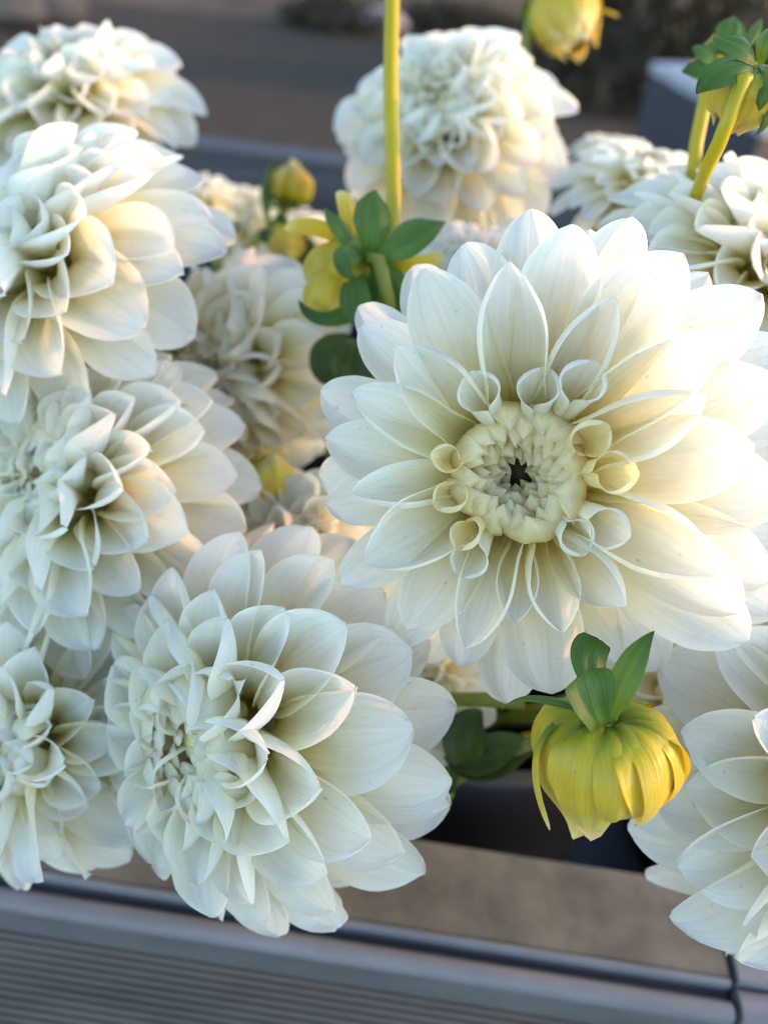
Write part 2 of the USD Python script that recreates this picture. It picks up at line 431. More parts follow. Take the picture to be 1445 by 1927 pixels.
def radial_petal(c, X, Y, A, az, rz, **kw):
    """petal whose centre line lies in the (radius, height) half plane at azimuth az"""
    rz = np.asarray(rz)
    e = X * math.cos(az) + Y * math.sin(az)
    C = c + rz[:, :1] * e + rz[:, 1:] * A
    t = unit(np.gradient(rz, axis=0))
    side = np.cross(A, e)
    n = -t[:, 1:] * e + t[:, :1] * A
    roll = kw.pop('roll', 0.0); bend = kw.pop('bend', 0.0)
    n = n * math.cos(roll) + side * math.sin(roll)
    C = C + side * (bend * np.linspace(0, 1, len(C)) ** 2)[:, None]
    return sheet(C, n, **kw)


def receptacle(c, A, r, t, mat=M_RECEPT):
    m = trimesh.creation.icosphere(3, 1.0)
    m.apply_scale([r, r, r * .62])
    m.apply_transform(trimesh.geometry.align_vectors([0, 0, 1], A))
    m.apply_translation(c)
    obj('receptacle', m, mat, t, True)


def calyx(c, A, X, Y, r, t, n=7, rng=None):
    for k in range(n):
        az = 2 * math.pi * k / n + .2
        rz = bez((r * .3, -r * .75), (r * 1.3, -r * .9), (r * 2.1, -r * .3), 10)
        v, f, uv = radial_petal(c, X, Y, A, az, rz, width=r * .9, theta=.8, nu=7, prof=LEAF_W)
        obj('bract', (v, f), M_BRACT, t, True, uv)


def dahlia(px, py, depth, axis, R, label, seed, N=125, nu=11, nv=16, shape=1.0, curl=1.0, wild=0.05, inner=.28, reflex=122, phase=None, squash=1.0, wide=1.0):
    rng = np.random.default_rng(seed)
    A = cdir(axis)
    top = at(px, py, depth)
    c = top - A * .40 * R
    X, Y = frame(A)
    st = stem_to_bucket(c - A * .1 * R, -A)
    t = thing('white_dahlia', st[-1], label, 'dahlia', 'white dahlias standing in the truck bed')
    receptacle(c, A, .24 * R, t)
    core = trimesh.creation.icosphere(3, 1.0); core.apply_scale([.20 * R, .20 * R, .20 * R])
    core.apply_transform(trimesh.geometry.align_vectors([0, 0, 1], A)); core.apply_translation(c + A * .14 * R)
    obj('heart', core, M_RECEPT, t, True)
    obj('stem', tube(st, .0032, .0036), M_STEMD, t, True)
    calyx(c, A, X, Y, .22 * R, t)
    ph = rng.uniform(0, 6.28) if phase is None else phase
    rho = .25 * R
    for i in range(N):
        f = (i + .5) / N
        az = ph + i * 2.399963 + rng.normal(0, .03 + .2 * wild)
        pb_ = math.radians(104) * f ** .62
        base = np.array([rho * math.sin(pb_), .62 * rho * math.cos(pb_)])
        jit = rng.normal(0, 1, 6)
        if f < inner:
            g = f / inner
            rt = R * (.018 + .205 * g ** .85) * (1 + .05 * jit[0])
            zt = R * (.345 + .09 * g ** .5 + .012 * jit[1])
            base = np.array([rt + R * (.07 + .11 * g ** .7), zt - R * (.05 + .14 * g)])
            p1, tip, L = np.array([base[0], zt + R * .03 * (.4 + g)]), np.array([rt, zt]), .2 * R
            th, chord, mat = 1.7, R * (.07 + .19 * g ** .75) * (1 + .1 * jit[2]), M_HEART
            n_v, n_u = 9, 7
        else:
            g = (f - inner) / (1 - inner)
            psi = math.radians(21 + (reflex - 21) * g ** (.68 * shape) + (2.5 + 30 * wild) * jit[0])
            L = R * (.30 + .50 * min(1, g * 1.25) ** .75) * (1 + wild * .5 * jit[1])
            arch = .62 - .10 * g + wild * jit[2]
            p1 = base + .52 * L * np.array([math.sin(psi - arch), math.cos(psi - arch)])
            tip = base + L * np.array([math.sin(psi), math.cos(psi)])
            th = curl * (3.0 * (1 - g) ** 1.5 + 1.35) * math.exp(.10 * jit[3])
            chord = wide * R * (.20 + .145 * min(1, g * 1.6)) * (1 + .08 * jit[4])
            mat = M_PETAL
            n_v, n_u = nv, nu
        rz = bez(base, p1, tip, n_v)
        rz[:, 1] *= squash
        vv = vgrid(n_v)
        thv = th * (.72 + .28 * pchip(*PETAL_W, vv)) * (1 + .25 * (1 - vv) ** 2)
        v, fc, uv = radial_petal(c, X, Y, A, az, rz, width=arc_width(chord, th), theta=np.minimum(thv, 5.6), nu=n_u, roll=(.06 + 1.1 * wild) * jit[5],
                                 bend=.03 * L * rng.normal(), wav=.13 + wild * .6, seed=seed * 131 + i, twist=.6 * wild * rng.normal(), crease=.03, hook=0 if f < inner else .10 * (1 - g) + .02)
        obj('petal', (v, fc), mat, t, True, uv)
    return t


# ---- the large dahlia in focus, petal by petal: tip (x, y) in units of the photograph's crop, breadth, layer, arc
def hero():
    A = cdir((-.20, -.06, 1))
    X, Y = frame(A)
    S, k = 845 / 1445, .585 * .2 / 1445
    D0 = .200
    eye = at(600 + 643 * S, 400 + 838 * S, D0)
    c = eye - A * .006
    st = stem_to_bucket(c - A * .03, unit(-A + np.array([0, .25, -.2])))
    t = thing('white_dahlia', st[-1], 'large white dahlia in sharp focus facing the camera, cream rolled centre with a dark eye', 'dahlia', 'white dahlias standing in the truck bed')
    rng = np.random.default_rng(5)

    def local(cx, cy, h):
        px, py = 600 + cx * S, 400 + cy * S
        d = at(px, py, 1.0) - EYE
        q = EYE + d * ((c + A * h - EYE) @ A) / (d @ A)
        return (q - c) @ X, (q - c) @ Y

    m = trimesh.creation.icosphere(3, 1.0); m.apply_scale([.0165, .0165, .010])
    m.apply_transform(trimesh.geometry.align_vectors([0, 0, 1], A)); m.apply_translation(c - A * .0125)
    obj('receptacle', m, M_RECEPT, t, True)
    m = trimesh.creation.icosphere(2, 1.0); m.apply_scale([.0045, .0045, .003])
    m.apply_transform(trimesh.geometry.align_vectors([0, 0, 1], A)); m.apply_translation(c - A * .0042)
    obj('eye', m, M_EYE, t, True)
    obj('stem', tube(st, .0034, .0038), M_STEMD, t, True)
    calyx(c - A * .016, A, X, Y, .012, t)
    # scales of the closed centre, tips inward
    n0 = 74
    for i in range(n0):
        f = (i + .5) / n0
        az = i * 2.399963 + .4 + rng.normal(0, .05)
        rt = (17 + 112 * f ** .88) * k * (1 + .07 * rng.normal())
        zt = .0005 + .0155 * f ** .50 + .0008 * rng.normal()
        rb = rt + (40 + 66 * f ** .7) * k
        zb = zt - (.0030 + .0095 * f)
        rz = bez((rb, zb), (rb - 4 * k * f, zt + .0028 * (.4 + f)), (rt, zt), 12)
        w = (30 + 112 * f ** .75) * k * (1 + .12 * rng.normal())
        v, fc, uv = radial_petal(c, X, Y, A, az, rz, width=arc_width(w, 1.7), theta=np.linspace(1.3, 2.0, 12) + .2 * rng.normal(), nu=13, roll=.16 * rng.normal(),
                                 bend=.0008 * rng.normal(), wav=.12, seed=i, crease=.03, prof=([0, .2, .45, .66, .82, .93, 1], [.8, .95, 1, .88, .60, .28, .03]))
        obj('petal', (v, fc), M_CREAM, t, True, uv)
    # rolled tubes round the centre: centre of the opening, opening diameter, arc
    tubes = [(402, 790, 70, 0), (432, 942, 84, 0), (480, 1046, 78, 0), (494, 1118, 112, 1), (798, 1062, 104, 1), (916, 1020, 124, 1),
             (950, 862, 104, 0), (852, 690, 96, 0), (848, 558, 132, 1), (690, 572, 122, 1), (545, 574, 126, 1), (770, 1235, 140, 2), (645, 1232, 116, 2), (922, 1150, 150, 2)]
    for i, (cx, cy, dia, kind) in enumerate(tubes):
        ht = (.0196, .0188, .0140)[kind] + .0006 * rng.normal()
        x, y = local(cx, cy, ht)
        az, r = math.atan2(y, x), math.hypot(x, y) + ((2, 6, 0)[kind] * k)
        d_ = dia * k * (1.28, 1.12, 1.06)[kind]
        n = 28
        if kind < 2:
            rz = bez((r - .95 * d_, .15 * ht), (r - .05 * d_, ht * .55), (r + .60 * d_, ht * (.96 - .1 * kind)), n)
            tp = ([0, .3, .6, .80, .92, .98, 1], [.46, .66, .92, 1, .84, .52, .18])
            tt = ([0, .58, .74, .88, 1], [6.5, 6.3, 5.7, 4.6, 3.2])
        else:
            rz = bez((r - 1.2 * d_, -.004), (r - .1 * d_, ht * .55), (r + .80 * d_, ht + .001), n)
            tp = ([0, .25, .45, .66, .84, .95, 1], [.55, .85, 1, .92, .66, .34, .05])
            tt = ([0, .3, .5, .8, 1], [5.6, 5.2, 4.5, 3.6, 3.2])
        vv = vgrid(n)
        v, fc, uv = radial_petal(c, X, Y, A, az + .05 * rng.normal(), rz, width=4.9 * d_ * .5, theta=pchip(*tt, vv), nu=31, roll=.18 * rng.normal(), wav=.05, seed=50 + i,
                                 spiral=.08 if kind < 2 else .0, crease=.0, prof=tp, hook=.06)
        obj('petal', (v, fc), M_CREAM if kind == 0 else M_PETAL, t, True, uv)
    # layers: base radius (crop px), base height, tip height, arch
    LAY = {2: (175, -.006, .0105, .0115), 3: (165, -.009, .0045, .0085), 4: (155, -.012, -.004, .005), 5: (140, -.0145, -.0125, .000)}
    P = [(598, 198, 215, 2, 1.9), (935, 310, 185, 2, 1.9), (1272, 412, 205, 2, 2.1), (1218, 628, 195, 2, 2.3), (1256, 1122, 215, 2, 2.2), 
         (500, 1370, 185, 2, 1.7), (182, 1110, 200, 2, 2.0), (135, 890, 158, 2, 2.3), (146, 582, 190, 2, 2.0), (278, 452, 205, 2, 2.0),
         (345, 205, 240, 3, 1.5), (812, 70, 235, 3, 1.6), (1135, 152, 300, 3, 1.3), (1374, 790, 265, 3, 1.5), (1345, 1240, 245, 3, 1.6), (296, 1320, 215, 3, 1.6), (82, 1165, 215, 3, 1.4), (42, 745, 215, 3, 1.3),
         (160, 362, 215, 4, 1.3), (512, 106, 235, 4, 1.3), (705, 8, 240, 4, 1.3), (1015, 36, 245, 4, 1.5), (1396, 262, 260, 4, 1.4), (1462, 560, 270, 4, 1.3), (1475, 905, 290, 4, 1.3),
         (1440, 1170, 270, 4, 1.4), (1350, 1380, 270, 4, 1.3), (745, 1532, 275, 4, 1.2), (450, 1442, 205, 4, 1.4), (240, 1372, 200, 4, 1.6), (38, 935, 200, 4, 1.4), (16, 590, 225, 4, 1.2),
         (290, 180, 220, 5, 1.0), (1252, 195, 190, 5, 1.2), (1105, 1465, 250, 5, 1.1), (598, 1578, 240, 5, 1.0), (2, 860, 215, 5, 1.0), (1520, 440, 260, 5, 1.1), (1540, 735, 270, 5, 1.0),
         (1525, 1040, 270, 5, 1.0), (880, 60, 220, 5, 1.0), (915, 1490, 240, 5, 1.0), (330, 1440, 200, 5, 1.0), (1480, 1290, 250, 5, 1.0), (130, 1290, 190, 5, 1.1), (130, 300, 190, 5, 1.0)]
    for i, (cx, cy, w, lay, th) in enumerate(P):
        rb, zb, zt, za = LAY[lay]
        zt = zt + .0008 * rng.normal()
        x, y = local(cx, cy, zt)
        az, rt = math.atan2(y, x), math.hypot(x, y)
        rb = rb * k
        n = 26
        rz = bez((rb, zb), (rb + .38 * (rt - rb), za + .5 * (zt - za) + .004), (rt, zt), n)
        vv = vgrid(n)
        pw = pchip(*PETAL_W, vv)
        th = {2: 2.55 + .80 * th, 3: 1.6 + 1.05 * th, 4: .7 + 1.05 * th, 5: .4 + th}[lay]
        thv = th * (.62 + .38 * np.clip(vv / .42, 0, 1) ** 1.2) * (1 + .06 * rng.normal())
        v, fc, uv = radial_petal(c, X, Y, A, az, rz, width=arc_width(w * k, th), theta=np.minimum(thv, 5.4), nu=25, hook={2: .17, 3: .10, 4: .05, 5: .0}[lay], roll=(.05 if lay < 4 else .11) * rng.normal(), bend=.0012 * rng.normal(),
                                 wav=.11, seed=300 + i, crease=.028)
        obj('petal', (v, fc), M_PETAL, t, True, uv)
    return t


hero()
dahlia(113, 107, 0.355, (-.05, .62, .75), 0.0560, 'creamy white dahlia at the top left corner, against the dark road', 11, wide=1.2, N=88, inner=0.23, phase=.3, wild=.13)
dahlia(-9, 427, 0.255, (-.56, .42, .72), 0.0600, 'white dahlia with sunlit petals at the left edge, below the one against the road', 12, wide=1.2, N=122, inner=0.23, nu=13, nv=20)
dahlia(411, 698, 0.305, (-.50, -.30, .80), 0.0456, 'white dahlia with curled round petals, left of the bud with green bracts', 13, wide=1.3, N=88, inner=0.25, curl=1.25, wild=.09)
dahlia(61, 895, 0.250, (-.55, .36, .75), 0.0584, 'full white dahlia in the shade at mid left, above the ragged one', 14, wide=1.2, N=126, inner=0.23, nu=13, nv=20)
dahlia(342, 1405, 0.215, (-.58, -.02, .80), 0.0619, 'white dahlia with long pointed petals hanging over the tailgate', 15, wide=1.16, N=114, inner=0.29, wild=.06, nu=15, nv=20)
dahlia(-11, 1421, 0.235, (-.25, .05, .95), 0.0463, 'ragged white dahlia with crumpled petals at the lower left, over the tailgate', 16, N=98, wild=.24, wide=1.1, nu=13, nv=16)
dahlia(826, 188, 0.360, (-.28, .22, .92), 0.0573, 'round white dahlia behind the tall yellow stem, against the dark road', 17, wide=1.15, N=104, inner=0.23, wild=.13)
dahlia(1216, 296, .33, (.10, .72, .60), 0.0368, 'small white dahlia turned upward behind the large one, beside the right hand buds', 18, N=80)
dahlia(1160, 262, .44, (.1, .75, .5), 0.0274, 'small blurred white dahlia with pointed petals beside the round one', 19, N=70, nu=9, nv=10)
dahlia(1500, 425, 0.250, (.35, .50, .75), 0.0520, 'white dahlia seen from its side at the right edge, under the green bracted bud', 20, wide=1.2, N=104, inner=0.25, wild=.07, nu=13, nv=20)
dahlia(1735, 1512, 0.205, (.42, -.10, .85), 0.0634, 'big white dahlia with broad petals at the lower right edge beside the yellow bud', 21, wide=1.2, N=128, inner=0.25, wild=.07, nu=15, nv=20, reflex=128)
dahlia(543, 1032, 0.265, (-.15, .30, .92), 0.0358, 'white dahlia in the shade between the large one and the pointed one', 22, wide=1.2, N=78, inner=0.25, wild=.1, nu=11, nv=14)
dahlia(375, 350, .46, (.0, .7, .7), 0.0300, 'small distant white dahlia touching the top left flower', 23, N=60, nu=9, nv=10)
dahlia(455, 385, .47, (.0, .6, .8), 0.0340, 'small distant white dahlia left of the round yellow bud', 24, N=60, nu=9, nv=10)
dahlia(570, 420, .48, (.1, .7, .7), 0.0340, 'small distant white dahlia under the round yellow bud', 25, N=60, nu=9, nv=10)
dahlia(880, 490, .30, (-.1, .5, .85), 0.0340, 'white dahlia half hidden above the large one and below the round one', 26, N=80, nu=9, nv=12)
dahlia(790, 1290, .262, (.0, .15, .95), 0.0300, 'cream shaded white dahlia under the large one, above the dark leaves', 27, N=70, nu=9, nv=12)
dahlia(1305, 1290, 0.275, (.1, .2, .95), 0.0360, 'cream shaded white dahlia in the gap right of the hanging yellow bud', 29, N=70, nu=9, nv=12)


# ------------------------------------------------------------------ buds
def bud(base, A, r, L, label, group=None, n=12, seed=0, bracts=6, bract_len=1.0, stem_pts=None, openness=.35, nu=11, nv=18, stem_r=.0026, stem_mat=None, name='dahlia_bud', custom=None):
    rng = np.random.default_rng(seed)
    A = unit(A); X, Y = frame(A)
    t = thing(name, stem_pts[-1] if stem_pts is not None else base, label, 'flower bud', group)
    for lay, (cnt, rr, ll) in enumerate(((n, 1.0, 1.0), (max(5, n - 4), .86, .93))):
        for i in range(cnt):
            az = 2 * math.pi * (i + .5 * lay) / cnt + .08 * rng.normal()
            tip_r = r * rr * (openness + .12 * rng.normal())
            tl = L * ll * (1 + .085 * rng.normal())
            pts = np.array([(.10 * r, .03 * L), (.45 * r * rr, -.07 * L), (.87 * r * rr, .03 * L), (1.03 * r * rr, .30 * L), (1.0 * r * rr, .56 * L), (.60 * (r * .95 * rr) + .40 * tip_r, .80 * L), (tip_r, tl)])
            rz = spline(pts, nv)
            w = 2 * math.pi * r / cnt * 1.7
            v, f, uv = radial_petal(base, X, Y, A, az, rz, width=w, theta=1.30 + .2 * rng.normal(), nu=nu, roll=.13 + .06 * rng.normal(), bend=.08 * L * rng.normal(), wav=.08, seed=seed * 50 + i, crease=.035,
                                    prof=([0, .12, .3, .52, .76, .9, .97, 1], [.35, .6, .92, 1, .74, .46, .30, .06]))
            obj('petal', (v, f), M_BUD, t, True, uv)
    core = trimesh.creation.icosphere(3, 1.0); core.apply_scale([r * .74, r * .74, L * .42])
    core.apply_transform(trimesh.geometry.align_vectors([0, 0, 1], A)); core.apply_translation(base + A * L * .44)
    obj('core', core, M_RECEPT, t, True)
    for i in range(bracts):
        az = 2 * math.pi * i / bracts + .15 * rng.normal() + seed
        b = bract_len * r
        rz = spline([(.12 * r, -.01 * L), (.35 * r, -.14 * L), (.35 * r + .55 * b, -.22 * L + .1 * b * rng.normal()), (.35 * r + 1.1 * b, -.05 * L + .3 * b * rng.normal())], 14)
        v, f, uv = radial_petal(base, X, Y, A, az, rz, width=.75 * b, theta=.9, nu=9, roll=.2 * rng.normal(), prof=LEAF_W, crease=.05, wav=.1, seed=i)
        obj('bract', (v, f), M_BRACT, t, True, uv)
    for q in custom or ():
        pts, w, N, th, prof, mat = q
        C = spline(pts, 22)
        v, f, uv = sheet(C, N, w, np.linspace(th[0], th[1], 22), nu=13, prof=prof, crease=.04, wav=.08, seed=3)
        obj('bract' if mat is M_BRACT else 'petal', (v, f), mat, t, True, uv)
    if stem_pts is not None:
        obj('stem', tube(stem_pts, stem_r, stem_r * 1.1, n=36), stem_mat or M_STEM, t, True)
    return t


BG = 'dahlia buds among the white dahlias'
# the bud in focus at the lower right
d = .186
b0 = at(1140, 1358, d + .003)
AX = cdir((.06, -.95, -.22))
f0 = foot(b0)
sp = [b0, at(1150, 1318, d + .006), at(1165, 1296, d + .022), at(1150, 1330, d + .05), f0 + np.array([0, 0, .16]), f0]
tow = -FW
cus = [([at(1132, 1372, d - .001), at(1124, 1345, d - .0055), at(1112, 1310, d - .0070), at(1104, 1280, d - .0072), at(1100, 1262, d - .0085)], .0128, cdir((.05, .25, 1)), (1.5, .8), SPOON_W, M_BRACT),
       ([at(1152, 1352, d - .001), at(1156, 1322, d - .005), at(1180, 1262, d - .006), at(1231, 1187, d - .004)], .0078, cdir((.75, .25, -.6)), (.9, .9), LEAF_W, M_BRACT),
       ([at(1098, 1366, d - .001), at(1078, 1335, d - .005), at(1040, 1325, d - .004), at(985, 1318, d - .001), at(943, 1338, d + .002)], .0062, cdir((.1, 1, .15)), (1.0, .8), LEAF_W, M_BRACT),
       ([at(1130, 1330, d + .006), at(1115, 1280, d + .010), at(1110, 1235, d + .012), at(1128, 1204, d + .010)], .0105, cdir((0, .2, -1)), (.6, .8), SPOON_W, M_BRACT),
       ([at(1042, 1362, d + .000), at(1008, 1420, d - .001), at(1012, 1500, d - .002), at(1034, 1563, d - .003)], .0032, cdir((1, .0, -.4)), (.8, .8), STRAP_W, M_BUD),
       ([at(1255, 1375, d + .004), at(1288, 1430, d + .004), at(1284, 1475, d + .002), at(1262, 1507, d + .001)], .0060, cdir((-1, .0, -.3)), (.9, .9), LEAF_W, M_BUD)]
bud(b0, AX, .0170, .0238, 'plump yellow bud with green spoon bracts hanging below the large dahlia', BG, n=10, seed=2, bracts=0, stem_pts=sp, openness=.52, nu=15, nv=26, custom=cus)

# bud with dark green bracts left of the large dahlia, seen from behind
d = .262
b0 = at(690, 485, d)
f0 = foot(b0)
sp = [b0, at(705, 470, d - .008), at(722, 520, d - .010), at(735, 600, d + .002), f0 + np.array([0, 0, .17]), f0]
cus = [([at(690, 480, d - .002), at(700, 430, d - .007), at(700, 390, d - .008), at(706, 356, d - .005)], .0135, cdir((0, .2, -1)), (.7, 1.0), LEAF_W, M_BRACT),
       ([at(700, 485, d - .002), at(745, 458, d - .008), at(790, 432, d - .010), at(838, 416, d - .008)], .0150, cdir((.2, -.4, -1)), (.6, .9), LEAF_W, M_BRACT),
       ([at(685, 480, d - .002), at(655, 448, d - .006), at(635, 420, d - .007), at(610, 390, d - .005)], .0080, cdir((-.6, -.3, -1)), (.7, .9), LEAF_W, M_BRACT),
       ([at(685, 490, d - .004), at(655, 470, d - .012), at(650, 500, d - .016), at(675, 522, d - .012)], .0085, cdir((0, -.2, -1)), (.9, 1.3), LEAF_W, M_BRACT),
       ([at(690, 495, d - .003), at(665, 545, d - .008), at(680, 590, d - .011), at(730, 610, d - .011)], .0115, cdir((.3, -.1, -1)), (.8, .9), LEAF_W, M_BRACT),
       ([at(690, 500, d - .003), at(660, 590, d - .006), at(610, 602, d - .007), at(563, 565, d - .006)], .0095, cdir((0, .75, 1)), (.9, .7), LEAF_W, M_BRACT),
       ([at(700, 495, d - .003), at(735, 540, d - .004), at(745, 590, d - .002), at(740, 640, d + .002)], .0150, cdir((.4, 0, -1)), (.8, .9), LEAF_W, M_BRACT),
       ([at(660, 480, d + .002), at(620, 440, d - .002), at(575, 428, d - .003), at(535, 432, d - .002)], .0080, cdir((0, 1, -.5)), (.9, .8), STRAP_W, M_BUD),
       ([at(672, 488, d + .002), at(630, 478, d - .003), at(592, 500, d - .001), at(582, 535, d + .004)], .0125, cdir((.5, .2, -1)), (1.2, 1.4), PETAL_W, M_BUD),
       ([at(672, 500, d + .001), at(625, 525, d - .004), at(590, 560, d - .002), at(580, 590, d + .004)], .0125, cdir((.5, .4, -1)), (1.2, 1.4), PETAL_W, M_BUD),
       ([at(680, 510, d + .001), at(650, 560, d - .003), at(625, 595, d - .001), at(612, 612, d + .004)], .0115, cdir((.3, .5, -1)), (1.2, 1.4), PETAL_W, M_BUD),
       ([at(665, 470, d + .004), at(655, 400, d + .001), at(645, 372, d + .001), at(632, 362, d + .002)], .0065, cdir((0, .2, -1)), (.9, .8), STRAP_W, M_BUD),
       ([at(720, 490, d + .006), at(780, 500, d + .003), at(810, 492, d + .003), at(836, 480, d + .003)], .0070, cdir((0, 1, -.8)), (.9, .8), STRAP_W, M_BUD)]
bud(b0, cdir((-.75, -.28, -.60)), .0108, .0185, 'yellow bud seen from behind with a star of dark green bracts', BG, n=10, seed=3, bracts=0, stem_pts=sp, openness=.6, nu=11, nv=18, custom=cus, stem_r=.0024, stem_mat=M_STEMD)

# tall yellow stem rising out of the picture, its bud above the frame
f0 = foot(at(735, 500, .275))
sp = [at(742, -130, .268), at(738, 0, .270), at(736, 200, .272), at(740, 420, .275), at(722, 620, .285), f0 + np.array([0, 0, .19]), f0]
bud(sp[0], cdir((.1, .9, .2)), .012, .022, 'tall straight yellow green stem crossing the top of the picture', None, n=9, seed=4, stem_pts=sp, stem_r=.0027, nu=9, nv=14, name='tall_flower_stem')

# bud hanging at the top edge
d = .42
b0 = at(1048, -8, d)
f0 = foot(at(985, 140, d))
sp = [b0, at(1022, -22, d), at(1000, 30, d), at(982, 120, d + .003), at(975, 260, d + .012), f0 + np.array([0, 0, .19]), f0]
cus = [([at(1085, 20, d - .004), at(1120, 15, d - .004), at(1165, 30, d - .002)], .0040, cdir((0, -1, -.2)), (.8, .8), STRAP_W, M_BUD)]
bud(b0, cdir((.28, -.9, .15)), .0172, .034, 'nodding yellow bud at the top edge beside the round dahlia', BG, n=10, seed=5, bracts=5, stem_pts=sp, openness=.45, stem_r=.0028, custom=cus, stem_mat=M_STEMD)

# bud with bracts at the right top corner
d = .212
b0 = at(1422, 135, d)
f0 = foot(at(1320, 340, d + .02))
sp = [b0 + cdir((.1, -.2, -1)) * .002, at(1430, 112, d - .004), at(1412, 122, d - .006), at(1385, 190, d - .004), at(1345, 285, d + .004), at(1318, 345, d + .03), at(1290, 420, d + .05), f0 + np.array([0, 0, .2]), f0]
cus = [([at(1418, 130, d - .001), at(1390, 120, d - .005), at(1345, 140, d - .005), at(1310, 176, d - .003)], .0105, cdir((-.2, -.5, -1)), (1.0, .8), LEAF_W, M_BRACT),
       ([at(1420, 125, d), at(1405, 90, d - .004), at(1375, 75, d - .004), at(1342, 68, d - .001)], .0100, cdir((-.2, -.3, -1)), (.8, .8), LEAF_W, M_BRACT),
       ([at(1428, 132, d - .001), at(1436, 150, d - .005), at(1434, 180, d - .005), at(1428, 208, d - .003)], .0066, cdir((.5, -.2, -.8)), (.9, .9), LEAF_W, M_BRACT),
       ([at(1430, 128, d), at(1450, 150, d - .004), at(1452, 200, d - .002), at(1420, 255, d + .002)], .0060, cdir((-.4, .2, -.8)), (.9, .9), LEAF_W, M_BRACT),
       ([at(1430, 120, d), at(1440, 80, d - .003), at(1452, 60, d - .002), at(1470, 30, d)], .0066, cdir((.3, -.5, -.8)), (.9, .9), LEAF_W, M_BRACT)]
bud(b0, cdir((-.10, -.66, -.74)), .0096, .0150, 'yellow bud with fresh green bracts on a bent yellow stem, top right corner', BG, n=10, seed=6, bracts=0, stem_pts=sp, openness=.35, stem_r=.0021, custom=cus)
# the blurred one behind it
d = .262
b0 = at(1352, 110, d)
f0 = foot(at(1310, 265, d))
sp = [b0, at(1345, 140, d - .002), at(1325, 190, d), at(1308, 290, d + .004), at(1295, 400, d + .012), f0 + np.array([0, 0, .2]), f0]
cus = [([at(1350, 118, d), at(1330, 125, d - .003), at(1310, 126, d - .003), at(1282, 134, d - .001)], .0105, cdir((0, -.35, -1)), (.8, .8), LEAF_W, M_BRACT),
       ([at(1350, 110, d), at(1335, 95, d - .003), at(1322, 88, d - .003), at(1308, 84, d - .001)], .0105, cdir((-.3, -.2, -1)), (.8, .8), LEAF_W, M_BRACT),
       ([at(1362, 105, d), at(1372, 70, d - .002), at(1378, 50, d - .002), at(1380, 28, d)], .0105, cdir((0, -.3, -1)), (.8, .8), LEAF_W, M_BRACT),
       ([at(1375, 100, d), at(1405, 80, d - .002), at(1420, 60, d - .002), at(1434, 33, d)], .0045, cdir((0, -.3, -1)), (.8, .8), LEAF_W, M_BRACT)]
bud(b0, cdir((.5, .2, -.85)), .0078, .014, 'blurred bud with pale green bracts behind the sharper one, top right', BG, n=9, seed=7, bracts=0, stem_pts=sp, openness=.3, stem_r=.0024, nu=9, nv=12, custom=cus)

# small round buds among the flowers
d = .42
b0 = at(548, 378, d)
f0 = foot(b0)
sp = [b0, at(530, 405, d + .002), at(505, 430, d + .008), f0 + np.array([0, 0, .2]), f0]
cus = [([at(505, 420, d), at(500, 370, d - .002), at(506, 330, d - .002), at(514, 298, d)], .0085, cdir((.3, 0, -1)), (.9, .9), LEAF_W, M_BRACT),
       ([at(540, 385, d), at(520, 370, d - .002), at(510, 350, d - .002), at(515, 330, d)], .0080, cdir((.3, 0, -1)), (.9, .9), LEAF_W, M_LEAF)]
bud(b0, cdir((.12, .9, .3)), .0105, .0195, 'round yellow bud with a green leaf before the far rail', BG, n=9, seed=8, bracts=4, bract_len=.8, stem_pts=sp, openness=.12, nu=9, nv=12, custom=cus, stem_mat=M_STEMD)
d = .285
b0 = at(508, 965, d)
f0 = foot(b0)
sp = [b0, at(505, 1010, d + .01), f0 + np.array([0, 0, .2]), f0]
bud(b0, cdir((.02, .95, .25)), .0088, .0235, 'closed green and yellow bud between the shaded dahlias at mid left', BG, n=8, seed=9, bracts=4, bract_len=.7, stem_pts=sp, openness=.12, nu=9, nv=12, stem_mat=M_STEMD)
d = .37
b0 = at(545, 440, d)
f0 = foot(b0)
sp = [b0, at(560, 420, d), at(568, 470, d + .01), f0 + np.array([0, 0, .2]), f0]
cus = [([at(560, 440, d), at(565, 460, d - .003), at(580, 480, d - .003), at(590, 500, d)], .013, cdir((.3, 0, -1)), (.9, .9), LEAF_W, M_LEAF),
       ([at(555, 435, d), at(530, 440, d - .003), at(505, 440, d - .003), at(488, 430, d)], .012, cdir((.1, -.5, -1)), (.9, .9), LEAF_W, M_LEAF)]
bud(b0, cdir((-.1, -.9, .3)), .0085, .0150, 'small hanging yellow bud under dark leaves left of the bracted bud', BG, n=8, seed=10, bracts=3, bract_len=.9, stem_pts=sp, openness=.2, nu=9, nv=12, custom=cus, stem_mat=M_STEMD)


# ------------------------------------------------------------------ leaves and loose stems
def leafy(label, stem_pts, leaves, stem_r=.0026, cat='leafy stem', mat=M_STEMD):
    t = thing('leafy_stem', stem_pts[-1], label, cat)
    obj('stem', tube(stem_pts, stem_r, n=30), mat, t, True)
    for pts, w, N in leaves:
        v, f, uv = sheet(spline(pts, 16), N, w, .8, nu=9, prof=LEAF_W, crease=.06, wav=.2, seed=len(pts))
        obj('leaf', (v, f), M_LEAF, t, True, uv)


